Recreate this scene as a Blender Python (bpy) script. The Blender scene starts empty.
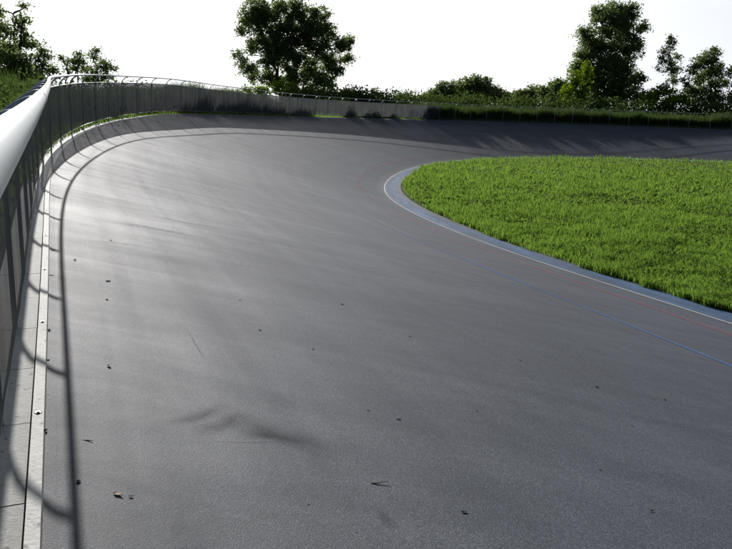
import bpy, math, random
import numpy as np
from mathutils import Vector, Matrix
random.seed(7); rng = np.random.default_rng(11)
scene = bpy.context.scene
COL = scene.collection
R = math.radians

# ------------------------------------------------------------------ camera
HC, F, YH, ROLL = 2.6, 713.637, 116.77, 0.0324
PIT = math.atan((274.5 - YH) / F)
fwd = np.array([0, math.cos(PIT), -math.sin(PIT)])
up0 = np.array([0, math.sin(PIT), math.cos(PIT)])
rt0 = np.array([1.0, 0, 0])
cam_d = bpy.data.cameras.new('camera'); cam = bpy.data.objects.new('camera', cam_d); COL.objects.link(cam)
cam_d.sensor_width = 36; cam_d.lens = F / 732 * 36; cam_d.clip_start = 0.02; cam_d.clip_end = 6000
rt = rt0 * math.cos(ROLL) + up0 * math.sin(ROLL); up = up0 * math.cos(ROLL) - rt0 * math.sin(ROLL)
M = Matrix(((rt[0], up[0], -fwd[0], 0), (rt[1], up[1], -fwd[1], 0), (rt[2], up[2], -fwd[2], HC), (0, 0, 0, 1)))
cam.matrix_world = M
scene.camera = cam
CAM = np.array([0, 0, HC])

def ray(px, py):
    qx, qy = px - 366, py - 274.5
    return rt * qx + fwd * F - up * qy
def at(px, py, Y):
    """point seen at photo pixel (px,py) standing Y metres ahead"""
    d = ray(px, py); return CAM + d * (Y / d[1])

# ------------------------------------------------------------------ the track's shape
W = 8.5974; OV = 0.2365; H = 1.2674; HM = 1.065; SP = 1.7716; PH = 12.1718
TH0, X0, Y0 = -0.4054539, 7.6438808, 3.2810359
KS = [-40, 0, 4, 8, 12, 17, 22, 28, 34, 40, 48, 56, 64, 80]
KV = [0, 0, -.00094, -.00128, .02485, .02457, .03702, .02165, .01916, .02439, .03729, .04982, .0538, .0538]
ZS = [-30, 0, 6, 12, 18, 26, 34, 44, 54, 66, 80, 110]
ZV = [1.0622, 1.270, 1.4950, 1.7687, 2.1353, 2.5351, 2.5298, 2.5317, 2.5945, 2.623, 2.4844, 1.4]
DS = 0.25
S0 = -45.0
def build_loop():
    # integrate the near straight and the bend, then a far straight and a closing bend
    s = np.arange(S0, 130, DS); k = np.interp(s, KS, KV)
    # gentle smoothing of the curvature
    ker = np.hanning(9); ker /= ker.sum(); k = np.convolve(np.pad(k, 4, 'edge'), ker, 'valid')
    i0 = int(round(-S0 / DS))
    th = np.cumsum(k) * DS; th = th - th[i0] + TH0
    end = np.argmax(th >= TH0 + math.pi)
    if th[end] < TH0 + math.pi: end = len(th) - 1
    s = s[:end]; th = th[:end]
    x = np.cumsum(np.sin(th)) * DS; y = np.cumsum(np.cos(th)) * DS
    x += X0 - x[i0]; y += Y0 - y[i0]
    A = np.array([x[0], y[0]]); B = np.array([x[-1], y[-1]])
    d = np.array([math.sin(TH0), math.cos(TH0)]); r = np.array([math.cos(TH0), -math.sin(TH0)])
    L = (B - A) @ d; D = (B - A) @ r; Rr = D / 2
    n1 = int(L / DS); n2 = int(math.pi * Rr / DS)
    ths = np.concatenate([th, np.full(n1, TH0 + math.pi), TH0 + math.pi + np.linspace(0, math.pi, n2)])
    xs = list(x); ys = list(y)
    for t in ths[len(th):]:
        xs.append(xs[-1] + math.sin(t) * DS); ys.append(ys[-1] + math.cos(t) * DS)
    S = S0 + np.arange(len(ths)) * DS
    z = np.interp(S, ZS + [S0 + len(th) * DS + L * .4, S0 + (len(th) + n1) * DS + 12, S[-1] - 14, S[-1]], ZV + [1.1, 2.3, 2.3, 1.05])
    k2 = np.hanning(33); k2 /= k2.sum(); z = np.convolve(np.pad(z, 16, 'edge'), k2, 'valid')
    return S, np.array(xs), np.array(ys), ths, z
LS, LX, LY, LTH, LZ = build_loop()
NX, NY = -np.cos(LTH), np.sin(LTH)
N = len(LS)
I0 = int(round(-S0 / DS))
def P_at(i, u, dz=0.0):
    """surface point at loop sample i (float ok), u metres outward from the white line"""
    x = np.interp(i, np.arange(N), LX); y = np.interp(i, np.arange(N), LY)
    nx = np.interp(i, np.arange(N), NX); ny = np.interp(i, np.arange(N), NY); zt = np.interp(i, np.arange(N), LZ)
    return np.stack([x + nx * u, y + ny * u, zt * np.clip(u, 0, 9e9) / W * np.where(np.asarray(u) > W, 0, 1) + np.where(np.asarray(u) > W, zt, 0) + dz], -1)
# arc length along the fence line
FBx = LX + NX * W; FBy = LY + NY * W
FL = np.concatenate([[0], np.cumsum(np.hypot(np.diff(FBx), np.diff(FBy)))]); FL -= FL[I0]
def idx_of_L(L): return np.interp(L, FL, np.arange(N))
def height(x, y):
    x = np.atleast_1d(x); y = np.atleast_1d(y); out = np.empty(len(x)); uu = np.empty(len(x)); jj = np.empty(len(x), int)
    for a in range(0, len(x), 4000):
        b = slice(a, a + 4000)
        d = (x[b, None] - LX) ** 2 + (y[b, None] - LY) ** 2; j = d.argmin(1)
        u = (x[b] - LX[j]) * NX[j] + (y[b] - LY[j]) * NY[j]
        uu[b] = u; jj[b] = j
        out[b] = np.clip(u, 0, W) / W * LZ[j]
    return out, uu, jj
GOFF = [W - .02, W + .5, W + 1.6, W + 4, W + 8, W + 14, W + 40, W + 160, W + 900]
GDZ = [0, -.03, -.1, -.65, None, None, None, None, None]
def outz(zt, u):
    u = np.asarray(u, float)
    e = np.clip((u - W - 2.2) / 11, 0, 1); e = e * e * (3 - 2 * e)
    return (zt - .03) * (1 - e) + .95 * e

# ------------------------------------------------------------------ noise
def vnoise(x, y, seed=0):
    x = np.asarray(x, float); y = np.asarray(y, float)
    xi = np.floor(x).astype(int); yi = np.floor(y).astype(int); xf = x - xi; yf = y - yi
    def h(a, b):
        n = (a * 374761393 + b * 668265263 + seed * 1442695041) & 0xffffffff
        n = ((n ^ (n >> 13)) * 1274126177) & 0xffffffff
        return ((n ^ (n >> 16)) & 0xffff) / 65535.0
    u = xf * xf * (3 - 2 * xf); v = yf * yf * (3 - 2 * yf)
    return (h(xi, yi) * (1 - u) + h(xi + 1, yi) * u) * (1 - v) + (h(xi, yi + 1) * (1 - u) + h(xi + 1, yi + 1) * u) * v
def fbm(x, y, seed=0, o=3):
    s = 0; a = 1; t = 0
    for i in range(o):
        s = s + a * vnoise(x * 2 ** i, y * 2 ** i, seed + i); t += a; a *= .5
    return s / t

# ------------------------------------------------------------------ objects
def tag(o, label=None, cat=None, group=None, kind=None):
    if label: o['label'] = label
    if cat: o['category'] = cat
    if group: o['group'] = group
    if kind: o['kind'] = kind
    return o
def link(name, me, mat=None, parent=None):
    o = bpy.data.objects.new(name, me); COL.objects.link(o)
    if mat and me is not None and not me.materials: me.materials.append(mat)
    if parent: o.parent = parent
    return o
def mesh_np(name, V, quads=None, tris=None, smooth=False, uv=None, tint=None):
    me = bpy.data.meshes.new(name); V = np.asarray(V, np.float32).reshape(-1, 3)
    me.vertices.add(len(V)); me.vertices.foreach_set('co', V.ravel())
    lo = []; st = []; n = 0
    if quads is not None and len(quads):
        q = np.asarray(quads, np.int32).reshape(-1, 4); lo.append(q.ravel()); st.append(np.arange(len(q)) * 4); n = len(q) * 4
    if tris is not None and len(tris):
        t = np.asarray(tris, np.int32).reshape(-1, 3); lo.append(t.ravel()); st.append(n + np.arange(len(t)) * 3)
    lo = np.concatenate(lo); st = np.concatenate(st)
    me.loops.add(len(lo)); me.loops.foreach_set('vertex_index', lo.astype(np.int32))
    me.polygons.add(len(st)); me.polygons.foreach_set('loop_start', st.astype(np.int32))
    me.polygons.foreach_set('use_smooth', np.full(len(st), bool(smooth)))
    if uv is not None:
        l = me.uv_layers.new(name='UVMap'); l.data.foreach_set('uv', np.asarray(uv, np.float32)[lo].ravel())
    if tint is not None:
        a = me.attributes.new('tint', 'FLOAT', 'POINT'); a.data.foreach_set('value', np.asarray(tint, np.float32))
    me.update(calc_edges=True); me.validate()
    return me
def tube(path, rad, sides=10, caps=True):
    """vertices, quads, tris of a tube along path"""
    path = np.asarray(path, float); n = len(path)
    rad = np.broadcast_to(np.asarray(rad, float), (n,))
    T = np.gradient(path, axis=0); T /= np.linalg.norm(T, axis=1)[:, None] + 1e-12
    a = np.array([0, 0, 1.0]) if abs(T[0, 2]) < .9 else np.array([1.0, 0, 0])
    V = []
    nrm = np.cross(T[0], a); nrm /= np.linalg.norm(nrm)
    for i in range(n):
        nrm = nrm - T[i] * (nrm @ T[i]); nrm /= np.linalg.norm(nrm) + 1e-12
        b = np.cross(T[i], nrm)
        an = np.arange(sides) * 2 * math.pi / sides
        V.append(path[i] + rad[i] * (np.cos(an)[:, None] * nrm + np.sin(an)[:, None] * b))
    V = np.concatenate(V); Q = []; T3 = []
    i = np.arange(n - 1)[:, None] * sides; j = np.arange(sides)[None]; k = (j + 1) % sides
    Q = np.stack([i + j, i + k, i + sides + k, i + sides + j], -1).reshape(-1, 4)
    if caps:
        V = np.vstack([V, path[0], path[-1]]); c0 = n * sides; c1 = c0 + 1
        for q in range(sides):
            T3.append((c0, (q + 1) % sides, q)); T3.append((c1, (n - 1) * sides + q, (n - 1) * sides + (q + 1) % sides))
    return V, Q, np.array(T3, int).reshape(-1, 3)
class MB:
    def __init__(s): s.V = []; s.Q = []; s.T = []; s.n = 0
    def add(s, V, Q, T=()):
        V = np.asarray(V, float).reshape(-1, 3)
        if len(Q): s.Q.append(np.asarray(Q, int).reshape(-1, 4) + s.n)
        if len(T): s.T.append(np.asarray(T, int).reshape(-1, 3) + s.n)
        s.V.append(V); s.n += len(V)
    def box(s, c, ax, ay, az):
        """box with centre c and half-axis vectors"""
        c, ax, ay, az = map(lambda v: np.asarray(v, float), (c, ax, ay, az))
        V = [c + i * ax + j * ay + k * az for i in (-1, 1) for j in (-1, 1) for k in (-1, 1)]
        s.add(V, [(0, 1, 3, 2), (4, 6, 7, 5), (0, 4, 5, 1), (2, 3, 7, 6), (0, 2, 6, 4), (1, 5, 7, 3)])
    def mesh(s, name, smooth=False):
        return mesh_np(name, np.vstack(s.V), np.vstack(s.Q) if s.Q else None, np.vstack(s.T) if s.T else None, smooth)
def ribbon(name, i_arr, us, dzs, mat, closed=False, kind='structure', zfun=None, smooth=True):
    """sheet over loop samples i_arr and cross offsets us; UV = (s, u)"""
    i_arr = np.asarray(i_arr, float); V = []; UV = []
    for u, dz in zip(us, dzs):
        p = P_at(i_arr, np.full(len(i_arr), u), dz)
        if zfun is not None: p[:, 2] = zfun(i_arr, u)
        V.append(p); UV.append(np.stack([i_arr * DS, np.full(len(i_arr), u)], -1))
    n = len(i_arr); m = len(us); V = np.concatenate(V); UV = np.concatenate(UV)
    a = np.arange(m - 1)[:, None] * n; b = np.arange(n - 1)[None]
    Q = np.stack([a + b, a + n + b, a + n + b + 1, a + b + 1], -1).reshape(-1, 4)
    if closed:
        a = a[:, 0]; Q = np.vstack([Q, np.stack([a + n - 1, a + n + n - 1, a + n, a], -1)])
    me = mesh_np(name, V, Q, smooth=smooth, uv=UV)
    # make faces look up
    o = link(name, me, mat); 
    if kind: o['kind'] = kind
    return o

# ------------------------------------------------------------------ materials
def new_mat(name):
    m = bpy.data.materials.new(name); m.use_nodes = True; nt = m.node_tree; nt.nodes.clear()
    out = nt.nodes.new('ShaderNodeOutputMaterial')
    return m, nt, out
class NT:
    def __init__(s, nt): s.nt = nt
    def n(s, typ, **kw):
        nd = s.nt.nodes.new(typ)
        for k, v in kw.items():
            if k.startswith('_'): setattr(nd, k[1:], v)
            else: nd.inputs[k.replace('__', ' ')].default_value = v
        return nd
    def l(s, a, b): s.nt.links.new(a, b)
    def math(s, op, a, b=None, c=None):
        nd = s.nt.nodes.new('ShaderNodeMath'); nd.operation = op
        for i, v in enumerate((a, b, c)):
            if v is None: continue
            if isinstance(v, (int, float)): nd.inputs[i].default_value = v
            else: s.l(v, nd.inputs[i])
        return nd.outputs[0]
    def noise(s, vec, scale, detail=4, rough=.55, dist=0):
        nd = s.n('ShaderNodeTexNoise', Scale=scale, Detail=detail, Roughness=rough, Distortion=dist)
        if vec is not None: s.l(vec, nd.inputs['Vector'])
        return nd.outputs[0]
    def maprange(s, v, a, b, c, d):
        nd = s.n('ShaderNodeMapRange'); nd.inputs[1].default_value = a; nd.inputs[2].default_value = b
        nd.inputs[3].default_value = c; nd.inputs[4].default_value = d; s.l(v, nd.inputs[0]); return nd.outputs[0]
    def ramp(s, v, stops):
        nd = s.n('ShaderNodeValToRGB'); el = nd.color_ramp.elements
        while len(el) < len(stops): el.new(.5)
        for e, (p, c) in zip(el, stops): e.position = p; e.color = (*c, 1)
        s.l(v, nd.inputs[0]); return nd.outputs[0]
    def mixc(s, f, a, b, mode='MIX'):
        nd = s.nt.nodes.new('ShaderNodeMix'); nd.data_type = 'RGBA'; nd.blend_type = mode
        for k, v in ((0, f), (6, a), (7, b)):
            if isinstance(v, (int, float)): nd.inputs[k].default_value = v
            elif isinstance(v, tuple): nd.inputs[k].default_value = (*v, 1)
            else: s.l(v, nd.inputs[k])
        return nd.outputs[2]
    def scale_vec(s, v, sc):
        nd = s.n('ShaderNodeMapping'); nd.inputs['Scale'].default_value = sc; s.l(v, nd.inputs[0]); return nd.outputs[0]

def simple(name, col, rough=.6, metal=0, nscale=8, var=.15, bump=0, spec=.5):
    m, nt, out = new_mat(name); g = NT(nt)
    tc = g.n('ShaderNodeTexCoord').outputs['Object']
    nz = g.noise(tc, nscale, 5, .6)
    c = g.mixc(nz, tuple(x * (1 - var) for x in col), tuple(min(1, x * (1 + var)) for x in col))
    b = g.n('ShaderNodeBsdfPrincipled', Roughness=rough, Metallic=metal); b.inputs['Specular IOR Level'].default_value = spec
    g.l(c, b.inputs['Base Color'])
    if bump:
        bp = g.n('ShaderNodeBump', Strength=bump, Distance=.01); g.l(g.noise(tc, nscale * 6, 4), bp.inputs['Height']); g.l(bp.outputs[0], b.inputs['Normal'])
    g.l(b.outputs[0], out.inputs[0]); return m

def asphalt():
    m, nt, out = new_mat('weathered_asphalt'); g = NT(nt)
    uv = g.n('ShaderNodeTexCoord'); UV = uv.outputs['UV']; OB = uv.outputs['Object']
    big = g.noise(OB, .35, 4, .55)
    streak = g.noise(g.scale_vec(UV, (.12, 2.6, 1)), 1.0, 5, .6, .3)
    streak2 = g.noise(g.scale_vec(UV, (.5, 9, 1)), 1.0, 4, .6, .5)
    diag = g.noise(g.scale_vec(OB, (.35, 2.2, 1)), 1.0, 4, .6, .8)
    fine = g.noise(OB, 150, 3, .7)
    med = g.noise(OB, 22, 3, .6)
    vor = g.n('ShaderNodeTexVoronoi', Scale=260.0); g.l(OB, vor.inputs['Vector'])
    v = g.math('ADD', g.math('MULTIPLY', streak, .24), g.math('MULTIPLY', big, .36))
    v = g.math('ADD', v, g.math('MULTIPLY', streak2, .07))
    v = g.math('ADD', v, g.math('MULTIPLY', diag, .32))
    v = g.math('ADD', v, g.math('MULTIPLY', med, .04))
    base = g.ramp(v, [(.32, (.032, .037, .049)), (.5, (.052, .060, .078)), (.68, (.086, .095, .115))])
    sp = g.maprange(vor.outputs['Color'], 0, 1, 0, 1)
    base = g.mixc(1.0, base, g.ramp(sp, [(.2, (.55, .55, .55)), (.48, (.92, .92, .92)), (.68, (1.22, 1.22, 1.22)), (.85, (2.2, 2.2, 2.2))]), 'MULTIPLY')
    sep = g.n('ShaderNodeSeparateXYZ'); g.l(UV, sep.inputs[0])
    # pale dusty worn margin along the kerb
    edge = g.maprange(sep.outputs[1], 7.3, 8.25, 0, .5)
    edge = g.math('MULTIPLY', edge, g.maprange(g.noise(OB, 3, 4, .6), .35, .65, .2, 1))
    base = g.mixc(edge, base, (.15, .15, .148))
    # fine cracks
    cr = g.n('ShaderNodeTexVoronoi', Scale=.35, _feature='DISTANCE_TO_EDGE')
    dv = g.n('ShaderNodeVectorMath', _operation='ADD'); nn = g.n('ShaderNodeTexNoise', Scale=1.7, Detail=5)
    g.l(OB, nn.inputs['Vector']); g.l(OB, dv.inputs[0]); g.l(nn.outputs[1], dv.inputs[1]); g.l(dv.outputs[0], cr.inputs['Vector'])
    crk = g.math('MULTIPLY', g.maprange(cr.outputs[0], 0, .0035, 1, 0), g.maprange(g.noise(OB, .5, 2), .52, .62, 0, .5))
    base = g.mixc(crk, base, (.03, .03, .034))
    b = g.n('ShaderNodeBsdfPrincipled'); g.l(base, b.inputs['Base Color'])
    g.l(g.maprange(v, .34, .66, .84, .66), b.inputs['Roughness'])
    b.inputs['Specular IOR Level'].default_value = .36
    vb = g.n('ShaderNodeTexVoronoi', Scale=270.0); g.l(OB, vb.inputs['Vector'])
    h = g.math('ADD', g.math('MULTIPLY', vb.outputs['Distance'], -.8), g.math('MULTIPLY', vor.outputs['Distance'], -.5))
    h = g.math('ADD', h, g.math('MULTIPLY', med, .15))
    bp = g.n('ShaderNodeBump', Strength=.4, Distance=.004); g.l(h, bp.inputs['Height'])
    bp2 = g.n('ShaderNodeBump', Strength=.12, Distance=.03); g.l(g.noise(OB, 2.2, 3), bp2.inputs['Height']); g.l(bp2.outputs[0], bp.inputs['Normal'])
    g.l(bp.outputs[0], b.inputs['Normal'])
    g.l(b.outputs[0], out.inputs[0]); return m

def paint(name, col, wear_lo, wear_hi, fade=None):
    """worn paint: where worn away the sheet is see-through to the asphalt below"""
    m, nt, out = new_mat(name); g = NT(nt)
    uv = g.n('ShaderNodeTexCoord'); UV = uv.outputs['UV']; OB = uv.outputs['Object']
    w = g.math('ADD', g.math('MULTIPLY', g.noise(OB, 45, 4, .7), .5), g.math('MULTIPLY', g.noise(g.scale_vec(UV, (.5, 4, 1)), 1, 5, .6), .5))
    a = g.maprange(w, wear_lo, wear_hi, 0, 1)
    if fade:
        sep = g.n('ShaderNodeSeparateXYZ'); g.l(UV, sep.inputs[0])
        a = g.math('MULTIPLY', a, g.maprange(sep.outputs[0], fade[0], fade[1], fade[2], fade[3]))
    b = g.n('ShaderNodeBsdfPrincipled', Roughness=.5)
    g.l(g.mixc(g.noise(OB, 9, 4), tuple(x * .8 for x in col), tuple(min(1, x * 1.15) for x in col)), b.inputs['Base Color'])
    t = g.n('ShaderNodeBsdfTransparent'); mx = g.n('ShaderNodeMixShader'); g.l(a, mx.inputs[0]); g.l(t.outputs[0], mx.inputs[1]); g.l(b.outputs[0], mx.inputs[2])
    g.l(mx.outputs[0], out.inputs[0]); return m

def leafy(name, dark, light, trans=.45, tcol=None, rough=.85):
    m, nt, out = new_mat(name); g = NT(nt)
    at_ = g.n('ShaderNodeAttribute'); at_.attribute_name = 'tint'
    c = g.mixc(at_.outputs['Fac'], dark, light)
    d = g.n('ShaderNodeBsdfPrincipled', Roughness=rough); d.inputs['Specular IOR Level'].default_value = .0; g.l(c, d.inputs['Base Color'])
    t = g.n('ShaderNodeBsdfTranslucent')
    tc = g.mixc(at_.outputs['Fac'], tuple(x * .9 for x in (tcol or dark)), tcol or light); g.l(tc, t.inputs[0])
    mx = g.n('ShaderNodeMixShader'); mx.inputs[0].default_value = trans; g.l(d.outputs[0], mx.inputs[1]); g.l(t.outputs[0], mx.inputs[2])
    g.l(mx.outputs[0], out.inputs[0]); return m

def screen_fabric():
    m, nt, out = new_mat('woven_privacy_mesh'); g = NT(nt)
    UV = g.n('ShaderNodeTexCoord').outputs['UV']
    w1 = g.noise(g.scale_vec(UV, (14, .35, 1)), 1, 3, .6)
    w2 = g.noise(g.scale_vec(UV, (2.2, 1.2, 1)), 1, 3, .5)
    v = g.math('ADD', g.math('MULTIPLY', w1, .6), g.math('MULTIPLY', w2, .4))
    open_ = g.maprange(v, .34, .66, .07, .20)
    c = g.mixc(v, (.026, .036, .052), (.050, .062, .082))
    b = g.n('ShaderNodeBsdfPrincipled', Roughness=.75); g.l(c, b.inputs['Base Color'])
    t = g.n('ShaderNodeBsdfTranslucent'); g.l(g.mixc(g.maprange(v, .36, .64, 0, 1), (.035, .042, .050), (.115, .116, .110)), t.inputs[0])
    mx = g.n('ShaderNodeMixShader'); mx.inputs[0].default_value = .5; g.l(b.outputs[0], mx.inputs[1]); g.l(t.outputs[0], mx.inputs[2])
    tr = g.n('ShaderNodeBsdfTransparent'); m2 = g.n('ShaderNodeMixShader'); g.l(open_, m2.inputs[0]); g.l(mx.outputs[0], m2.inputs[1]); g.l(tr.outputs[0], m2.inputs[2])
    g.l(m2.outputs[0], out.inputs[0]); return m

def ground_mat(name, a, b_, c_):
    m, nt, out = new_mat(name); g = NT(nt); OB = g.n('ShaderNodeTexCoord').outputs['Object']
    v = g.math('ADD', g.math('MULTIPLY', g.noise(OB, .25, 5, .6), .5), g.math('MULTIPLY', g.noise(OB, 7, 5, .7), .5))
    col = g.ramp(v, [(.35, a), (.5, b_), (.66, c_)])
    b = g.n('ShaderNodeBsdfPrincipled', Roughness=.95); b.inputs['Specular IOR Level'].default_value = .1; g.l(col, b.inputs['Base Color'])
    bp = g.n('ShaderNodeBump', Strength=.8, Distance=.05); g.l(g.noise(OB, 12, 5, .7), bp.inputs['Height']); g.l(bp.outputs[0], b.inputs['Normal'])
    g.l(b.outputs[0], out.inputs[0]); return m

def concrete(name, lo, hi, joint=None):
    m, nt, out = new_mat(name); g = NT(nt); tc = g.n('ShaderNodeTexCoord'); OB = tc.outputs['Object']
    v = g.math('ADD', g.math('MULTIPLY', g.noise(OB, 3, 5, .65), .5), g.math('MULTIPLY', g.noise(OB, 38, 5, .7), .5))
    col = g.ramp(v, [(.32, lo), (.65, hi)])
    spots = g.maprange(g.noise(OB, 26, 2, .5), .66, .72, 0, .7)
    col = g.mixc(spots, col, tuple(x * .3 for x in lo))
    b = g.n('ShaderNodeBsdfPrincipled', Roughness=.8); g.l(col, b.inputs['Base Color'])
    bp = g.n('ShaderNodeBump', Strength=.5, Distance=.006); g.l(g.noise(OB, 60, 5, .7), bp.inputs['Height']); g.l(bp.outputs[0], b.inputs['Normal'])
    g.l(b.outputs[0], out.inputs[0]); return m

MT = {}
MT['asphalt'] = asphalt()
MT['white_paint'] = paint('worn_white_paint', (.62, .64, .64), .22, .50)
MT['blue_band'] = paint('worn_blue_paint', (.11, .21, .38), .36, .66)
MT['red_paint'] = paint('worn_red_paint', (.42, .07, .08), .22, .50, (54, 62, 1, .45))
MT['blue_paint'] = paint('worn_blue_line_paint', (.05, .16, .42), .30, .60, (54, 60, 1, .10))
MT['concrete'] = concrete('pale_concrete', (.26, .26, .25), (.44, .435, .41))
MT['board'] = concrete('weathered_timber_board', (.50, .495, .46), (.74, .73, .69))
MT['galv'] = simple('galvanised_tube', (.62, .65, .65), .42, .35, 14, .18)
MT['post'] = simple('galvanised_post', (.42, .44, .45), .45, .5, 20, .2)
MT['wire'] = simple('mesh_top_rail_metal', (.30, .33, .33), .5, .4, 20, .2)
MT['steel'] = simple('dull_bolt_steel', (.12, .11, .10), .5, .7, 60, .3)
MT['screen'] = screen_fabric()
MT['soil'] = ground_mat('lawn_soil', (.030, .032, .014), (.045, .055, .018), (.07, .06, .035))
MT['meadow'] = ground_mat('rough_meadow', (.018, .028, .010), (.028, .042, .014), (.045, .052, .025))
MT['grass'] = leafy('lawn_grass', (.040, .092, .018), (.140, .225, .045), .53, (.215, .355, .050), .5)
MT['weed'] = leafy('rank_weeds', (.028, .046, .020), (.072, .105, .038), .40, (.095, .15, .035))
MT['leafA'] = leafy('dark_poplar_leaf', (.060, .088, .048), (.125, .165, .080), .5, (.21, .29, .09))
MT['leafB'] = leafy('dusty_green_leaf', (.055, .080, .042), (.125, .165, .080), .5, (.19, .26, .08))
MT['leafC'] = leafy('yellow_green_leaf', (.060, .110, .014), (.13, .20, .025), .45, (.20, .32, .02))
MT['bark'] = simple('grey_brown_bark', (.055, .045, .037), .9, 0, 5, .3, .8, .2)
MT['dead'] = simple('dry_dark_leaf', (.030, .022, .016), .7, 0, 30, .4)
MT['tan'] = simple('dry_tan_leaf', (.26, .17, .08), .7, 0, 30, .3)
MT['twig'] = simple('dry_twig', (.12, .075, .045), .8, 0, 30, .3)
MT['flower'] = simple('clover_flower', (.6, .6, .56), .8, 0, 30, .1)

# ------------------------------------------------------------------ setting
full = np.arange(N)
us = np.concatenate([[-.62, -.3, 0], np.linspace(.4, W - .21, 20)])
tr = ribbon('track', full, us, np.zeros(len(us)), MT['asphalt'], closed=True)
UE = W - .125     # outer edge of the timber board
tr2 = None
# slightly lower sub-base under the kerb so nothing shows through
# concrete strip between board and fence, board upright
def strip(name, u0, u1, dz, mat, ia, ib, drop=.12):
    i = np.arange(ia, ib); return ribbon(name, i, [u0, u0 + .006, u1 - .006, u1], [dz - drop, dz, dz, dz - drop], mat, smooth=False)
kerb_far = ribbon('track_margin', full, [W - .21, W - .165], [0.0, 0.002], MT['asphalt'], closed=True)

ground_i = full
def gz(i, u): return outz(np.interp(i, np.arange(N), LZ), u) 
gr = ribbon('ground', full, [W + .02, W + .5, W + 1.6, W + 3, W + 5, W + 8, W + 14, W + 40, W + 160, W + 1500],
            [0] * 10, MT['meadow'], closed=True, zfun=lambda i, u: gz(i, u) - (.05 if u < W + .1 else 0))
# infield
ring = P_at(full[::4], np.full(len(full[::4]), -.55), -.012)
cx, cy = ring[:, 0].mean(), ring[:, 1].mean()
Vs = [ring]; 
for t in (.9, .7, .4): 
    r2 = ring.copy(); r2[:, :2] = (ring[:, :2] - [cx, cy]) * t + [cx, cy]; r2[:, 2] = -.02; Vs.append(r2)
Vs.append(np.array([[cx, cy, -.02]])); nr = len(ring); q = []; t3 = []
for k in range(3):
    for j in range(nr):
        a = k * nr + j; b = k * nr + (j + 1) % nr; q.append((a, a + nr, b + nr, b))
for j in range(nr): t3.append((3 * nr + j, 4 * nr, 3 * nr + (j + 1) % nr))
o = link('infield', mesh_np('infield', np.vstack(Vs), q, t3), MT['soil']); o['kind'] = 'structure'

# painted lines, thin sheets above the asphalt
ribbon('white_line', full, [-.022, .022], [.004, .0045], MT['white_paint'], closed=True)
ribbon('blue_band', full, [-.46, -.25, -.05], [.004, .004, .004], MT['blue_band'], closed=True)
ribbon('red_line', full, [.94, .98], [.004, .004], MT['red_paint'], closed=True)
i1 = int(idx_of_L(12)) 
ribbon('blue_line', full, [2.66, 2.71], [.004, .004], MT['blue_paint'], closed=True)

# kerb: real timber boards and concrete slabs
kerb = bpy.data.objects.new('kerb', None); COL.objects.link(kerb); kerb['kind'] = 'structure'
def slabrun(name, u0, u1, dz, mat, L0, L1, pitch, gap, h=.12, jit=.0006, sub=6):
    mb = MB(); L = L0
    while L < L1:
        a, b = L, L + pitch - gap; k = idx_of_L(np.linspace(a, b, sub)); j = rng.normal(0, jit); 
        rows = []
        for u, z in ((u0, dz - h), (u0, dz), (u1, dz), (u1, dz - h)):
            uu = np.full(sub, u + rng.normal(0, jit * .6)); p = P_at(k, np.minimum(uu, W)); 
            if u > W: p = P_at(k, np.full(sub, W - 1e-4)); nx = np.interp(k, full, NX); ny = np.interp(k, full, NY); p[:, 0] += nx * (u - W); p[:, 1] += ny * (u - W)
            p[:, 2] = P_at(k, np.full(sub, min(u0, W - .2)))[:, 2] + z + j; rows.append(p)
        V = np.concatenate(rows); Q = []
        for r_ in range(3):
            for s_ in range(sub - 1): Q.append((r_ * sub + s_, (r_ + 1) * sub + s_, (r_ + 1) * sub + s_ + 1, r_ * sub + s_ + 1))
        Q.append((0, sub, 2 * sub, 3 * sub)); Q.append((sub - 1, 4 * sub - 1, 3 * sub - 1, 2 * sub - 1))
        mb.add(V, Q); L += pitch
    o = link(name, mb.mesh(name), mat, kerb); return o
slabrun('timber_board', W - .160, W - .115, .016, MT['board'], -8, 128, 2.44, .004)
slabrun('concrete_strip', W - .108, W + .15, .004, MT['concrete'], -8, 25, .61, .005)
slabrun('concrete_strip', W - .108, W + .05, .004, MT['concrete'], 25, 128, .61, .005)
mb = MB()
for L in np.arange(1.82, 30, 1.22):
    k = idx_of_L(L); c = P_at(np.array([k]), np.array([W - .1375]))[0]; c[2] = P_at(np.array([k]), np.array([W - .2]))[0][2] + .0162
    an = np.arange(12) * math.pi / 6
    for r0, r1, z0, z1 in ((.015, .012, 0, .002), (.0075, .006, .001, .006)):
        V = [c + [math.cos(a) * r0, math.sin(a) * r0, z0] for a in an] + [c + [math.cos(a) * r1, math.sin(a) * r1, z1] for a in an] + [c + [0, 0, z1]]
        mb.add(V, [(j, (j + 1) % 12, 12 + (j + 1) % 12, 12 + j) for j in range(12)], [(12 + j, 12 + (j + 1) % 12, 24) for j in range(12)])
link('bolt_heads', mb.mesh('bolt_heads'), MT['steel'], kerb)

# ------------------------------------------------------------------ fence
fence = bpy.data.objects.new('fence', None); COL.objects.link(fence)
c0 = P_at(np.array([idx_of_L(20.)]), np.array([W - 1e-4]))[0]; 
tag(fence, 'long curved metal railing with hooped posts and dark mesh screen atop the banking', 'fence')
FA, FBL = -12.0, 126.0
ilist = np.arange(int(idx_of_L(FA)), int(idx_of_L(FBL)), 1)
def fpt(k, inw, z):
    """point by the fence line: inw metres towards the track, z above the base"""
    k = np.atleast_1d(np.asarray(k, float)); b = P_at(k, np.full(len(k), W - 1e-4)); nx = np.interp(k, full, NX); ny = np.interp(k, full, NY)
    b[:, 0] -= nx * inw; b[:, 1] -= ny * inw; b[:, 2] += z; return b
KF = idx_of_L(np.arange(FA, FBL, .2))
V, Q, T = tube(fpt(KF, OV, H), .0172, 18)
link('handrail', mesh_np('handrail', V, Q, T, smooth=True), MT['galv'], fence)
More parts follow.
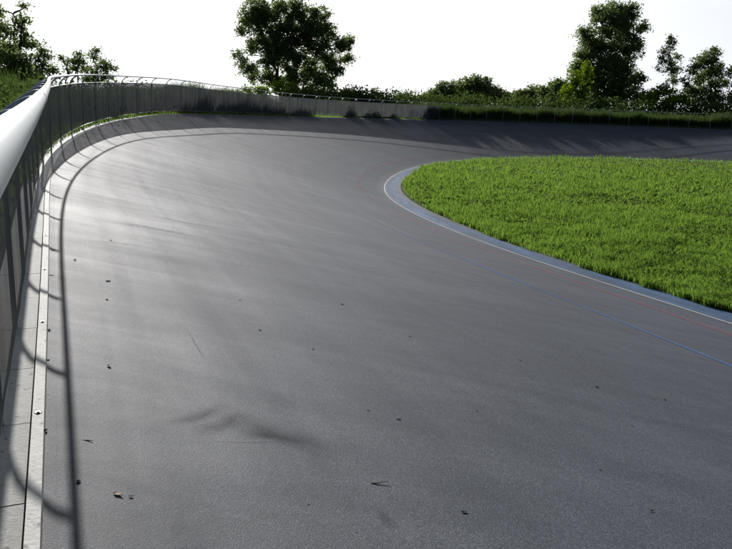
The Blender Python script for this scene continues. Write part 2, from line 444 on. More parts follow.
# sleeves on the handrail joints
for L in np.arange(FA + 1.4, 60, 6.4):
    k = idx_of_L(np.array([L - .05, L - .045, L + .045, L + .05])); V, Q, T = tube(fpt(k, OV, H), [.0171, .0187, .0187, .0171], 18, False); link('rail_sleeve', mesh_np('rail_sleeve', V, Q, T, smooth=True), MT['galv'], fence)
V, Q, T = tube(fpt(KF, .020, HM), .012, 8); link('screen_top_rail', mesh_np('screen_top_rail', V, Q, T, smooth=True), MT['wire'], fence)
V, Q, T = tube(fpt(KF, .020, .07), .006, 6); link('screen_bottom_wire', mesh_np('screen_bottom_wire', V, Q, T, smooth=True), MT['wire'], fence)
# screen
SE = PH + SP * 30
KF2 = idx_of_L(np.arange(FA, SE, .1)); hs = np.linspace(.07, HM, 7); rows = []; uvs = []
LL = np.arange(FA, SE, .1)
for h_ in hs:
    wob = .006 * np.sin(LL * 2 * math.pi / SP) * math.sin(math.pi * (h_ - .07) / (HM - .07)) + .005 * (vnoise(LL * 3, LL * 0 + h_ * 4, 3) - .5)
    k = KF2; b = fpt(k, .026, h_); nx = np.interp(k, full, NX); ny = np.interp(k, full, NY); b[:, 0] += nx * wob; b[:, 1] += ny * wob
    if h_ == hs[0]: b[:, 2] += .02 * (vnoise(LL * 2.1, LL * 0, 9) - .3)
    rows.append(b); uvs.append(np.stack([LL, np.full(len(LL), h_)], -1))
n = len(KF2); a = np.arange(len(hs) - 1)[:, None] * n; b = np.arange(n - 1)[None]
Q = np.stack([a + b, a + b + 1, a + n + b + 1, a + n + b], -1).reshape(-1, 4)
link('mesh_screen', mesh_np('mesh_screen', np.concatenate(rows), Q, smooth=True, uv=np.concatenate(uvs)), MT['screen'], fence)
# posts: one hooped post, copied
path = [(0, 0, -.25), (0, 0, .5), (0, 0, .93)]
for a in np.linspace(0, 90, 9)[1:]:
    path.append(((OV - .02) * (1 - math.cos(R(a))), 0, .93 + (H - .022 - .93) * math.sin(R(a))))
V, Q, T = tube(np.array(path), .0145, 10)
post_me = mesh_np('post', V, Q, T, smooth=True); post_me.materials.append(MT['post'])
posts = []; near_L = [10.8, 9.4, 8.0, 6.72, 5.47, 4.23, 2.99, 1.75] + list(np.arange(.5, FA, -1.25))
for L in near_L + list(np.arange(PH, FBL, SP)):
    k = float(idx_of_L(L)); o = bpy.data.objects.new('post', post_me); COL.objects.link(o); o.parent = fence
    p = fpt(k, 0, 0)[0]; nx = np.interp(k, full, NX); ny = np.interp(k, full, NY)
    o.location = p; o.rotation_euler = (random.gauss(0, .006), random.gauss(0, .006), math.atan2(-ny, -nx)); posts.append(o)

# ------------------------------------------------------------------ leaves, trees
def rand_unit(n):
    v = rng.normal(size=(n, 3)); return v / np.linalg.norm(v, axis=1)[:, None]
def leaf_quads(C, size, tint, droop=.0, aspect=.55, flat=.0):
    """rhombic leaves about centres C"""
    n = len(C); a = rand_unit(n); a[:, 2] = a[:, 2] * (1 - flat) - droop; a /= np.linalg.norm(a, axis=1)[:, None]
    r = rand_unit(n); b = np.cross(a, r); b /= np.linalg.norm(b, axis=1)[:, None] + 1e-9
    s = np.broadcast_to(size, (n,))[:, None]
    v0 = C - a * s * .5; v2 = C + a * s * .5; m = C - a * s * .08; v1 = m + b * s * aspect * .5; v3 = m - b * s * aspect * .5
    V = np.stack([v0, v1, v2, v3], 1).reshape(-1, 3); Q = np.arange(n * 4).reshape(-1, 4)
    return V, Q, np.repeat(tint, 4)
def bez(a, b, sag=.0, n=6, wob=.05):
    a = np.asarray(a, float); b = np.asarray(b, float); L = np.linalg.norm(b - a)
    t = np.linspace(0, 1, n)[:, None]; mid = np.array([a[0] * .6 + b[0] * .4, a[1] * .6 + b[1] * .4, a[2] * .35 + b[2] * .65])
    c = mid * 1.0 if sag == 0 else (a + b) / 2 + [0, 0, sag * L]
    p = (1 - t) ** 2 * a + 2 * t * (1 - t) * c + t * t * b
    p[1:-1] += rng.normal(0, wob * L * .25, (n - 2, 3)); return p
def tree(name, label, cat, lobes, Y, mat, base_px, stems=3, leaf=.2, dens=1.0, grow=1.0, clump=.45, lpc=26, depth=1.0, group=None, trunk_r=.16, ground=None, zscale=1.0, fill=.6):
    """lobes: photo px (cx, cy, rx, ry) at distance Y"""
    root = bpy.data.objects.new(name, None); COL.objects.link(root)
    bx, by = base_px[0] if isinstance(base_px, list) else base_px, Y
    b0 = at(bx, 120, Y); z0 = ground_z(b0[0], b0[1])
    base = np.array([b0[0], b0[1], z0 - .1]); root.location = base
    tag(root, label, cat, group)
    px = Y / F; lobes = [(a, b, c * grow, d * grow) for a, b, c, d in lobes]
    C = []; TI = []; tw = MB()
    cs = []
    for (cx_, cy_, rx, ry) in lobes:
        c = at(cx_, cy_, Y); c[1] += rng.uniform(-1, 1) * rx * px * .9 * depth; cs.append(c)
    cs = np.array(cs); wid = cs[:, 0].max() - cs[:, 0].min() + .5
    low = cs[:, 2].min(); top = cs[:, 2].max()
    # stems
    stem_pts = []
    for s_ in range(stems):
        j = rng.integers(len(cs)) if stems > 1 else int(np.argmax(cs[:, 2]))
        if stems > 1: j = int(np.argsort(cs[:, 2])[-1 - (s_ * 2) % max(1, len(cs))])
        tip = cs[j]; b = base + [rng.normal(0, .12 * stems), rng.normal(0, .12 * stems), 0]
        p = bez(b, tip, n=9, wob=.10); rr = np.linspace(trunk_r, .03, 9); rr[0] *= 1.35
        tw.add(*tube(p, rr, 8)); stem_pts.append(p)
    sp_ = np.vstack([p[1:-1] for p in stem_pts])
    for c, (cx_, cy_, rx, ry) in zip(cs, lobes):
        rw, rh = rx * px, ry * px; rd = max(rw, rh) * depth
        # limb
        cand = sp_[sp_[:, 2] < c[2] + .2]
        cand = cand if len(cand) else sp_
        j = np.argmin(np.linalg.norm((cand - c) * [1, 1, .6], axis=1)); p = bez(cand[j], c, n=6, wob=.12)
        tw.add(*tube(p, np.linspace(trunk_r * .35, .015, 6), 5, False))
        vol = rw * rh * rd; nc = max(4, int(dens * 9.5 * (rw * rh) / (clump ** 2) * (.6 + .4 * fill)))
        d = rand_unit(nc) * (rng.uniform(0, 1, nc) ** (.42))[:, None] * rng.uniform(.8, 1.25, (nc, 1))
        cc = c + d * [rw, rd, rh]
        for q_ in cc[: max(3, nc // 3)]:
            tw.add(*tube(bez(c + (q_ - c) * .15, q_, n=4, wob=.15), np.linspace(.022, .006, 4), 3, False))
        tcl = rng.uniform(0, 1, nc) * .6
        k = rng.poisson(lpc * 1.25, nc) + 5; idx = np.repeat(np.arange(nc), k)
        sg = clump * rng.uniform(.35, .62, nc)
        C.append(cc[idx] + rng.normal(size=(len(idx), 3)) * sg[idx][:, None] * [1, 1, .75]); TI.append(np.clip(tcl[idx] + rng.uniform(0, .4, len(idx)), 0, 1))
    C = np.vstack(C); TI = np.concatenate(TI)
    ok = C[:, 2] > z0 + .05; C = C[ok]; TI = TI[ok]
    V, Q, tt = leaf_quads(C, leaf * rng.uniform(.6, 1.35, len(C)), TI)
    o = link('crown', mesh_np('crown', V - base, Q, tint=tt), mat, root)
    me = tw.mesh('trunk', True); me.transform(Matrix.Translation(-Vector(base))); link('trunk', me, MT['bark'], root)
    return root
_gz = {}
def ground_z(x, y):
    z, u, j = height(x, y)
    if u[0] < W: return float(z[0])
    return float(outz(LZ[j[0]], u[0]))

tree('broad_tree', 'broad dark many-stemmed tree with sky gaps, behind the left part of the far fence', 'tree',
     [(261, 13, 13, 12), (255, 21, 12, 10), (241, 31, 4, 5), (274, 27, 13, 13), (278, 6, 8, 6), (296, 11, 11, 9), (294, 27, 12, 11), (319, 17, 9, 9), (316, 30, 12, 9),
      (331, 31, 5, 5), (266, 45, 14, 8), (238, 54, 3, 5), (250, 46, 6, 5), (278, 52, 10, 11), (248, 66, 9, 6), (289, 42, 8, 8), (310, 45, 8, 6), (341, 46, 9, 7),
      (350, 41, 4, 4), (347, 58, 6, 5), (329, 60, 8, 7), (335, 70, 8, 6), (314, 72, 11, 9), (324, 83, 12, 6), (267, 76, 7, 8), (253, 77, 6, 4), (289, 68, 6, 6), (283, 81, 12, 5), (300, 60, 8, 7), (322, 52, 8, 7), (290, 54, 10, 8), (300, 78, 10, 6), (268, 62, 9, 6), (306, 34, 7, 8), (324, 42, 7, 6)],
     84, MT['leafA'], 287, stems=6, leaf=.25, dens=1.05, grow=1.18, clump=.5, trunk_r=.17)
tree('poplar_tree', 'tallest dense dark tree on the right, broad column with a lower left shoulder', 'tree',
     [(613, 10, 12, 8), (597, 14, 6, 7), (628, 12, 7, 7), (640, 27, 5, 6), (604, 26, 15, 12), (624, 24, 11, 11), (584, 34, 7, 6), (596, 44, 13, 11), (620, 44, 15, 11),
      (636, 48, 6, 8), (583, 56, 8, 9), (577, 67, 6, 7), (600, 64, 15, 13), (622, 64, 14, 12), (590, 80, 13, 11), (612, 82, 17, 13), (636, 80, 7, 8), (643, 79, 3, 4), (597, 96, 17, 9), (624, 96, 16, 9)],
     92, MT['leafA'], 608, stems=4, leaf=.27, dens=1.2, grow=1.08, clump=.55, trunk_r=.24)
tree('bushy_tree', 'light green leafy tree hugging the left foot of the tallest right-hand tree', 'tree',
     [(573, 78, 6, 8), (570, 90, 9, 9), (582, 92, 8, 9), (578, 100, 12, 6), (585, 74, 6, 9)], 84, MT['leafC'], 576, stems=3, leaf=.24, dens=.8, trunk_r=.08)
tree('birch_tree', 'thin pale wispy tree standing above the lime green bush', 'tree',
     [(670, 39, 3, 4), (671, 46, 5, 5), (664, 51, 4, 4), (661, 61, 3, 6), (673, 58, 7, 7), (681, 56, 3, 2), (669, 70, 6, 6), (674, 80, 5, 5), (660, 70, 3, 3), (676, 68, 4, 4)],
     88, MT['leafB'], 672, stems=1, leaf=.22, dens=.6, grow=1.15, clump=.42, lpc=18, trunk_r=.09)
tree('bush', 'lime green sunlit bush under the thin wispy tree', 'bush',
     [(657, 95, 7, 8), (667, 89, 7, 6), (677, 97, 7, 7), (667, 102, 10, 6), (686, 101, 5, 5)], 80, MT['leafC'], 668, stems=4, leaf=.24, dens=.85, trunk_r=.06)
tree('bush', 'dark round bush between the tallest right-hand tree and the lime green bush', 'bush',
     [(648, 98, 7, 6), (641, 99, 6, 6), (654, 101, 5, 5)], 90, MT['leafA'], 648, stems=3, leaf=.25, trunk_r=.06)
tree('airy_tree', 'loose rounded tree near the right edge with pale sky gaps', 'tree',
     [(714, 53, 7, 5), (704, 58, 4, 5), (697, 63, 4, 6), (709, 63, 8, 6), (719, 68, 6, 5), (690, 72, 4, 5), (704, 75, 10, 8), (718, 80, 7, 7), (726, 84, 3, 5), (687, 84, 4, 5),
      (700, 89, 10, 6), (716, 93, 8, 7), (707, 101, 15, 6), (691, 97, 5, 5)], 86, MT['leafB'], 707, stems=4, leaf=.24, dens=.85, grow=1.15, clump=.45, lpc=22, trunk_r=.12)
tree('edge_tree', 'tree cut by the right border of the picture', 'tree',
     [(732, 73, 4, 5), (738, 84, 9, 9), (733, 98, 6, 8), (745, 95, 10, 12), (742, 70, 7, 8)], 84, MT['leafB'], 740, stems=3, leaf=.24, dens=.8, trunk_r=.12)
# distant dome shaped group
gr1 = 'distant round trees beyond the far fence'
for lab, lobes, Y in [
    ('leftmost round tree of the low distant row, sloping down to the left', [(432, 96, 8, 4), (440, 93, 9, 6), (448, 91, 9, 7), (436, 99, 14, 4)], 128),
    ('highest dome shaped tree of the low distant row', [(462, 90, 9, 7), (472, 87, 9, 8), (480, 86, 8, 8), (470, 96, 16, 6)], 132),
    ('small round tree just right of the highest dome in the distant row', [(488, 91, 6, 6), (496, 92, 6, 5), (492, 98, 10, 5)], 128),
    ('lowest distant tree in the dip between the dome and the darker bushes', [(504, 96, 6, 4), (512, 98, 6, 4)], 132),
    ('distant green tree between the dip and the reddish one', [(523, 95, 6, 5), (533, 93, 8, 6), (530, 99, 12, 5)], 118),
    ('taller reddish green tree left of the tallest right-hand tree', [(548, 92, 7, 6), (556, 88, 7, 7), (563, 92, 6, 8), (554, 99, 14, 6)], 110)]:
    tree('round_tree', lab, 'tree', lobes, Y, MT['leafB'] if 'reddish' in lab or Y > 120 else MT['leafA'], lobes[1][0], stems=3, leaf=.34, dens=1.3, grow=1.25, clump=.65, group=gr1, trunk_r=.15)
gr2 = 'small distant trees on the skyline'
for lab, lobes, Y in [
    ('small flat distant treetop just right of the broad many-stemmed tree', [(347, 93, 5, 3), (354, 92, 5, 3), (360, 94, 4, 3)], 120),
    ('small pointed distant treetop over the pale stretch of fence', [(375, 91, 3, 4), (380, 94, 4, 3), (370, 95, 3, 2)], 120),
    ('tiny distant treetop left of the dome shaped row', [(401, 96, 3, 3), (407, 95, 3, 3)], 125)]:
    tree('skyline_tree', lab, 'tree', lobes, Y, MT['leafB'], lobes[0][0], stems=2, leaf=.3, dens=1.0, clump=.55, group=gr2, trunk_r=.1)
# shrubs beneath the broad tree
gr3 = 'green shrubs below the broad tree'
for lab, lobes, Y in [
    ('bright green shrub at the left foot of the broad tree', [(250, 90, 8, 3), (262, 89, 8, 4), (256, 94, 12, 4)], 72),
    ('bright green shrub at the middle foot of the broad tree', [(280, 88, 9, 4), (292, 87, 8, 4), (286, 93, 12, 4)], 72),
    ('bright green shrub at the right foot of the broad tree', [(306, 90, 9, 4), (318, 92, 8, 4), (312, 96, 14, 4)], 72),
    ('low green shrub right of the broad tree above the pale fence', [(334, 96, 8, 3), (348, 97, 8, 3), (342, 100, 12, 3)], 74)]:
    tree('shrub', lab, 'shrub', lobes, Y, MT['leafC'], lobes[0][0], stems=3, leaf=.22, dens=.9, clump=.45, group=gr3, trunk_r=.05)
# left group
tree('layered_tree', 'tall tree with layered feathery branches at the left edge', 'tree',
     [(3, 11, 5, 2), (25, 7, 4, 2), (15, 20, 8, 4), (26, 20, 4, 5), (17, 27, 7, 4), (29, 35, 5, 3), (10, 33, 11, 6), (20, 42, 13, 5), (-8, 25, 12, 8), (-12, 40, 14, 8), (33, 44, 4, 3), (8, 48, 14, 5)],
     38, MT['leafB'], 8, stems=3, leaf=.15, dens=.75, grow=1.15, clump=.3, lpc=20, trunk_r=.1)
tree('thicket_tree', 'dense dark bushy tree behind the near fence at the left edge', 'tree',
     [(8, 54, 14, 10), (20, 64, 15, 10), (6, 76, 16, 14), (27, 72, 12, 10), (10, 90, 18, 10), (30, 84, 14, 9), (-14, 60, 16, 16), (-20, 85, 18, 16), (-2, 98, 18, 8)],
     34, MT['leafA'], 10, stems=6, leaf=.15, dens=1.0, grow=1.1, clump=.32, trunk_r=.08)
tree('young_tree', 'small rounded tree right of the dense left-hand tree', 'tree',
     [(42, 49, 6, 4), (37, 57, 7, 5), (46, 56, 5, 5), (43, 65, 9, 6), (50, 72, 8, 6), (36, 72, 8, 8)], 36, MT['leafB'], 42, stems=3, leaf=.13, dens=.6, clump=.28, trunk_r=.06)
tree('sapling', 'low light sapling in the middle of the left-hand growth', 'sapling',
     [(62, 60, 4, 4), (70, 61, 6, 5), (78, 56, 5, 4), (75, 66, 8, 5), (64, 69, 7, 5), (82, 64, 4, 4)], 40, MT['leafB'], 72, stems=3, leaf=.14, dens=.55, clump=.3, trunk_r=.05)
tree('pine_sapling', 'small tiered tree with wide flat branches just above the curved rail', 'tree',
     [(97, 51, 4, 2), (95, 56, 6, 3), (99, 61, 9, 2.5), (103, 67, 12, 2.5), (98, 73, 12, 3), (113, 69, 5, 1.6), (88, 68, 6, 3), (94, 80, 12, 4), (108, 79, 8, 3)], 42, MT['leafA'], 98, stems=1, leaf=.13, dens=.8, clump=.25, trunk_r=.07)

# ------------------------------------------------------------------ grass blades
def blades(name, XY, Z, hgt, wid, tint, mat, lean=.35, extra=None):
    n = len(XY); an = rng.uniform(0, 2 * math.pi, n); dx, dy = np.cos(an), np.sin(an)
    la = rng.uniform(0, 2 * math.pi, n); lm = hgt * lean * rng.uniform(.1, 1.3, n); lx, ly = np.cos(la) * lm, np.sin(la) * lm
    b = np.stack([XY[:, 0], XY[:, 1], Z], -1); s = np.stack([dx, dy, 0 * dx], -1) * (wid / 2)[:, None]
    m = b + np.stack([lx * .3, ly * .3, hgt * .6], -1); t = b + np.stack([lx, ly, hgt * rng.uniform(.8, 1.0, n)], -1)
    V = np.stack([b - s, b + s, m - s * .75, m + s * .75, t], 1).reshape(-1, 3); i = np.arange(n) * 5
    Q = np.stack([i, i + 1, i + 3, i + 2], -1); T = np.stack([i + 2, i + 3, i + 4], -1)
    me = mesh_np(name, V, Q, T, tint=np.repeat(tint, 5)); return link(name, me, mat)
# infield lawn: sample screen-uniformly in distance
def lawn():
    n = 620000
    d = 1 / rng.uniform(1 / 62, 1 / 7.5, n); x = rng.uniform(-.06, .80, n) * d
    # extra uniform cover over the whole infield for other viewpoints
    z, u, j = height(x, d)
    nz = fbm(x * 1.3, d * 1.3, 5); edge = -.36 - .26 * np.clip((d - 12.) / 10, 0, 1) + .40 * np.clip((d - 36.) / 3, 0, 1) - .20 * nz + .14 * (fbm(x * 6, d * 6, 8) - .5)
    ok = (u < edge) & (z <= 0); x, d, u, nz = x[ok], d[ok], u[ok], nz[ok]
    if len(x) > 330000: s = rng.choice(len(x), 330000, False); x, d, u, nz = x[s], d[s], u[s], nz[s]
    # thin bare patches
    patch = fbm(x * .55, d * .55, 21, 4); cl = fbm(x * 2.6, d * 2.6, 33, 3)
    keep = rng.uniform(0, 1, len(x)) < np.clip(.45 + 1.8 * (cl - .32), .2, 1); x, d, u, patch, cl, nz = [a[keep] for a in (x, d, u, patch, cl, nz)]
    h = .07 + .17 * np.clip(patch * 1.6 - .35, 0, 1) + .15 * (cl - .45) + .04 * (u > -1.6) * rng.uniform(0, 1, len(x)); h = np.clip(h, .04, .36) * rng.uniform(.5, 1.3, len(x)); h[(u > -3) & (d > 30)] += .07
    tall = rng.uniform(0, 1, len(x)) < .004; h[tall] *= 1.8
    w = np.clip(.0011 * d, .009, .04) * rng.uniform(.6, 1.2, len(x))
    tint = np.clip(.1 + 1.5 * (fbm(x * .9, d * .9, 44, 4) - .33) + rng.uniform(-.25, .35, len(x)), 0, 1)
    o = blades('grass', np.stack([x, d], -1), np.full(len(x), -.02), h, w, tint, MT['grass'], .5); o['kind'] = 'stuff'; tag(o, 'bright green unmown grass filling the infield', 'grass')
    # broad-leaved ground cover in clumps
    m = 34000; d = 1 / rng.uniform(1 / 50, 1 / 7.5, m); x = rng.uniform(-.05, .72, m) * d
    z, u, j = height(x, d); cl = fbm(x * 1.1, d * 1.1, 71, 4)
    ok = (u < -.68) & (z <= 0) & (cl > .50 + rng.uniform(-.06, .06, m)); x, d, cl = x[ok], d[ok], cl[ok]
    C = np.stack([x, d, rng.uniform(.02, .16, len(x))], -1)
    V, Q, tt = leaf_quads(C, np.clip(.004 * d, .035, .10) * rng.uniform(.6, 1.3, len(x)), rng.uniform(0, .7, len(x)), flat=.7, aspect=.8)
    o = link('clover', mesh_np('clover', V, Q, tint=tt), MT['weed']); o['kind'] = 'stuff'; tag(o, 'darker broad-leaved clover patches within the infield grass', 'clover')
    # pale flower heads
    m = 110; d = 1 / rng.uniform(1 / 40, 1 / 8.5, m); x = rng.uniform(0, .6, m) * d; z, u, j = height(x, d); ok = (u < -.7) & (z <= 0) & (fbm(x * .4, d * .4, 90) > .45); x, d = x[ok], d[ok]
    C = np.stack([x, d, rng.uniform(.10, .22, len(x))], -1)
    Vs, Qs = [], []; base = np.array([(1, 0, 0), (-1, 0, 0), (0, 1, 0), (0, -1, 0), (0, 0, 1), (0, 0, -1)]) * .008
    tri = np.array([(0, 2, 4), (2, 1, 4), (1, 3, 4), (3, 0, 4), (2, 0, 5), (1, 2, 5), (3, 1, 5), (0, 3, 5)])
    V = (C[:, None, :] + base[None]).reshape(-1, 3); T = (np.arange(len(C))[:, None, None] * 6 + tri[None]).reshape(-1, 3)
    o = link('flower_heads', mesh_np('flower_heads', V, None, T), MT['flower']); o['kind'] = 'stuff'; tag(o, 'tiny whitish flower heads dotted through the infield grass', 'flowers')
lawn()

def outside_blades(L0, L1, o0, o1, n, h0, h1, w, seed, mat, name='x', leaf=False):
    L = rng.uniform(L0, L1, n); off = rng.uniform(o0, o1, n); k = idx_of_L(L)
    b = fpt(k, 0, 0); nx = np.interp(k, full, NX); ny = np.interp(k, full, NY)
    x = b[:, 0] + nx * off; y = b[:, 1] + ny * off; z = outz(b[:, 2], W + off)
    cl = fbm(L * .7, off * .7, seed, 3)
    h = h0 + (h1 - h0) * np.clip((cl - .25) * 2, 0, 1)
    return x, y, z, h * rng.uniform(.6, 1.1, n), np.full(n, w) * rng.uniform(.6, 1.3, n), np.clip(cl + rng.uniform(-.3, .3, n), 0, 1)
def join(*a): return [np.concatenate(c) for c in zip(*a)]
# verge grass outside the fence
g = join(outside_blades(10.0, 64.3, .03, 1.3, 26000, .05, .22, .02, 1, None), outside_blades(-4.0, 12.0, .2, 1.2, 2500, .05, .2, .012, 2, None),
         outside_blades(16.8, 128, 1.0, 9, 42000, .15, .5, .04, 3, None), outside_blades(-6.0, 16.8, .8, 10, 4000, .15, .5, .02, 3, None), outside_blades(62.2, 128, .02, .8, 9000, .05, .4, .03, 6, None))
o = blades('verge_grass', np.stack(g[:2], -1), g[2] - .03, g[3], g[4], g[5], MT['grass'], .5); o['kind'] = 'stuff'; tag(o, 'rough green grass on the bank outside the fence', 'grass')
# tall weeds and reeds
g = join(outside_blades(24, 34, 1.0, 3.4, 16000, .7, 1.15, .026, 10, None), outside_blades(33, 46, .6, 3.2, 36000, 1.0, 1.6, .030, 11, None),
         outside_blades(43, 50, .5, 3, 12000, .55, 1.3, .035, 12, None),
         outside_blades(48.8, 64.3, 4.5, 9, 9000, .9, 1.9, .045, 13, None),
         outside_blades(53.6, 60.8, .15, .8, 1500, .1, .95, .04, 77, None),
         outside_blades(64, 128, .12, 2.6, 90000, 1.0, 1.6, .045, 15, None),
         outside_blades(19, 26, 2.5, 8, 8000, .9, 2.0, .022, 16, None))
o = blades('weeds', np.stack(g[:2], -1), g[2] - .03, g[3], g[4], g[5], MT['weed'], .3); o['kind'] = 'stuff'; tag(o, 'tall rank weeds and reeds growing against the outside of the fence', 'weeds')
# leafy weeds: clusters of leaves among the reeds
def weed_leaves():
    g = join(outside_blades(20, 43.5, .5, 3.0, 9000, .3, 1.25, .1, 21, None), outside_blades(48.8, 64.3, 4.5, 9, 8000, .6, 1.9, .1, 23, None), outside_blades(63.8, 128, .15, 3.5, 36000, .6, 1.65, .1, 25, None), outside_blades(54, 60.5, .12, .7, 2600, .1, .95, .1, 77, None))
    x, y, z, h, w, t = g; C = np.stack([x, y, z + h * rng.uniform(.2, 1, len(h))], -1)
    V, Q, tt = leaf_quads(C, .13 * rng.uniform(.6, 1.3, len(C)), t, flat=.3)
    o = link('leafy_weeds', mesh_np('leafy_weeds', V, Q, tint=tt), MT['weed']); o['kind'] = 'stuff'; tag(o, 'leafy dark green weeds crowding the far fence', 'weeds')
weed_leaves()
def undergrowth():
    g = join(outside_blades(-6, 26, .35, 4, 26000, .7, 1.15, .045, 39, None), outside_blades(62, 128, 12, 16.5, 210000, 3.5, 4.5, .115, 35, None), outside_blades(63, 128, 3, 10, 60000, 1.2, 1.9, .07, 38, None), outside_blades(44, 64, 8, 12, 46000, 1.1, 2.0, .08, 36, None), outside_blades(14, 40, 5, 12, 26000, .8, 1.9, .08, 37, None))
    x, y, z, h, w, t = g; C = np.stack([x, y, z + h * rng.uniform(0, 1, len(h)) ** .5], -1)
    V, Q, tt = leaf_quads(C, (w * 2.1), t, flat=.2, aspect=.7)
    o = link('undergrowth', mesh_np('undergrowth', V, Q, tint=tt), MT['weed']); o['kind'] = 'stuff'; tag(o, 'dark scrubby undergrowth between the fence and the trees', 'undergrowth')
undergrowth()

# ------------------------------------------------------------------ scuffs and debris
def on_track(px, py):
    d = ray(px, py); d = d / np.linalg.norm(d); lo, hi = .8, 60.
    t = np.linspace(.8, 60, 900); P = CAM + d * t[:, None]; z, u, j = height(P[:, 0], P[:, 1]); s = P[:, 2] - z
    k = int(np.argmax(s < 0)); 
    a, b = t[k - 1], t[k]
    for _ in range(18):
        m_ = (a + b) / 2; p = CAM + d * m_; z1, _, _ = height(p[0], p[1])
        if p[2] > z1[0]: a = m_
        else: b = m_
    return CAM + d * (a + b) / 2
def scuff_mat(name, col, dens):
    m, nt, out = new_mat(name); g = NT(nt); tc = g.n('ShaderNodeTexCoord'); UV = tc.outputs['UV']; OB = tc.outputs['Object']
    sep = g.n('ShaderNodeSeparateXYZ'); g.l(UV, sep.inputs[0])
    v = g.math('SUBTRACT', 1.0, g.math('ABSOLUTE', g.math('SUBTRACT', g.math('MULTIPLY', sep.outputs[1], 2), 1)))
    h = g.math('SUBTRACT', 1.0, g.math('ABSOLUTE', g.math('SUBTRACT', g.math('MULTIPLY', sep.outputs[0], 2), 1)))
    a = g.math('MULTIPLY', g.maprange(v, 0, .9, 0, 1), g.maprange(h, 0, .7, 0, 1))
    a = g.math('MULTIPLY', a, g.maprange(g.noise(g.scale_vec(UV, (3, 9, 1)), 1, 4, .6), .3, .6, .2, 1)); a = g.math('MULTIPLY', a, dens)
    b = g.n('ShaderNodeBsdfPrincipled', Roughness=.85); b.inputs['Base Color'].default_value = (*col, 1); b.inputs['Specular IOR Level'].default_value = .2
    t = g.n('ShaderNodeBsdfTransparent'); mx = g.n('ShaderNodeMixShader'); g.l(a, mx.inputs[0]); g.l(t.outputs[0], mx.inputs[1]); g.l(b.outputs[0], mx.inputs[2]); g.l(mx.outputs[0], out.inputs[0]); return m
MT['scuff'] = scuff_mat('rubber_scuff', (.034, .037, .045), .36); MT['scuff_light'] = scuff_mat('pale_scratch', (.22, .22, .22), .5)
lift = [.004]
def scuff(pts, wid, mat):
    lift[0] += .0004
    P = np.array([on_track(*p) for p in pts]); t = np.linspace(0, 1, len(P)); tt = np.linspace(0, 1, 20)
    C = np.stack([np.interp(tt, t, P[:, i]) for i in range(3)], -1)
    for _ in range(3): C[1:-1] = (C[:-2] + C[1:-1] * 2 + C[2:]) / 4
    T = np.gradient(C, axis=0); nrm = np.stack([-T[:, 1], T[:, 0], 0 * T[:, 0]], -1); nrm /= np.linalg.norm(nrm, axis=1)[:, None]
    rows = []
    for k in (-.5, 0, .5):
        q = C + nrm * wid * k; z, _, _ = height(q[:, 0], q[:, 1]); q[:, 2] = z + lift[0]; rows.append(q)
    V = np.vstack(rows); n = 20; uv = np.concatenate([np.stack([tt, np.full(n, v)], -1) for v in (0, .5, 1)])
    Q = [(a * n + b, a * n + b + 1, (a + 1) * n + b + 1, (a + 1) * n + b) for a in range(2) for b in range(n - 1)]
    o = link('scuff_mark', mesh_np('scuff_mark', V, Q, uv=uv, smooth=True), mat); o['kind'] = 'structure'
scuff([(165, 424), (195, 418), (232, 403)], .11, MT['scuff'])
scuff([(192, 433), (222, 424), (248, 412)], .14, MT['scuff'])
scuff([(226, 414), (262, 430), (300, 441), (345, 455)], .22, MT['scuff'])
scuff([(235, 432), (275, 436), (305, 446)], .13, MT['scuff'])
scuff([(205, 441), (245, 442), (290, 441)], .012, MT['scuff_light'])
scuff([(95, 219), (150, 228), (215, 240)], .16, MT['scuff'])
scuff([(85, 240), (115, 243), (145, 247)], .06, MT['scuff'])
scuff([(185, 326), (196, 345), (206, 362)], .02, MT['scuff_light'])
scuff([(140, 213), (180, 222), (240, 232)], .10, MT['scuff'])
scuff([(375, 506), (385, 519), (398, 527)], .07, MT['scuff'])

def leaf_mesh(name, L, Wd, curl, seed):
    r = random.Random(seed); V = []; n = 7
    for i in range(n):
        t = i / (n - 1); w = Wd * math.sin(math.pi * min(.97, max(.03, t)) ** .8) ; z = curl * (t - .4) ** 2 * L * 2
        for s in (-1, 0, 1): V.append(((t - .5) * L, s * w * .5 * r.uniform(.75, 1.1), .001 + z * .6 + abs(s) * curl * Wd * .5 + r.uniform(0, .002)))
    Q = [(a * 3 + b, a * 3 + b + 1, a * 3 + b + 4, a * 3 + b + 3) for a in range(n - 1) for b in range(2)]
    me = mesh_np(name, V, Q); return me
LM = [leaf_mesh('dry_leaf', 1, .7, .22, 1), leaf_mesh('dry_leaf', 1, .8, .35, 2), leaf_mesh('dry_leaf', 1, .55, .15, 3)]
def put(name, me, px, py, size, mat, label, cat, group=None):
    m = me.copy(); m.materials.clear(); m.materials.append(mat)
    m.transform(Matrix.Scale(size, 4)); p = on_track(px, py); o = link(name, m); o.location = p + [0, 0, -.0015]
    _, _, j = height(p[0], p[1]); tilt = math.atan(LZ[j[0]] / W); nrm = Vector((-NX[j[0]] * math.sin(tilt), -NY[j[0]] * math.sin(tilt), math.cos(tilt)))
    o.rotation_euler = (nrm.to_track_quat('Z', 'Y').to_matrix() @ Matrix.Rotation(random.uniform(0, 6.28), 3, 'Z')).to_euler()
    mo = o.modifiers.new('thick', 'SOLIDIFY'); mo.thickness = .0015
    return tag(o, label, cat, group)
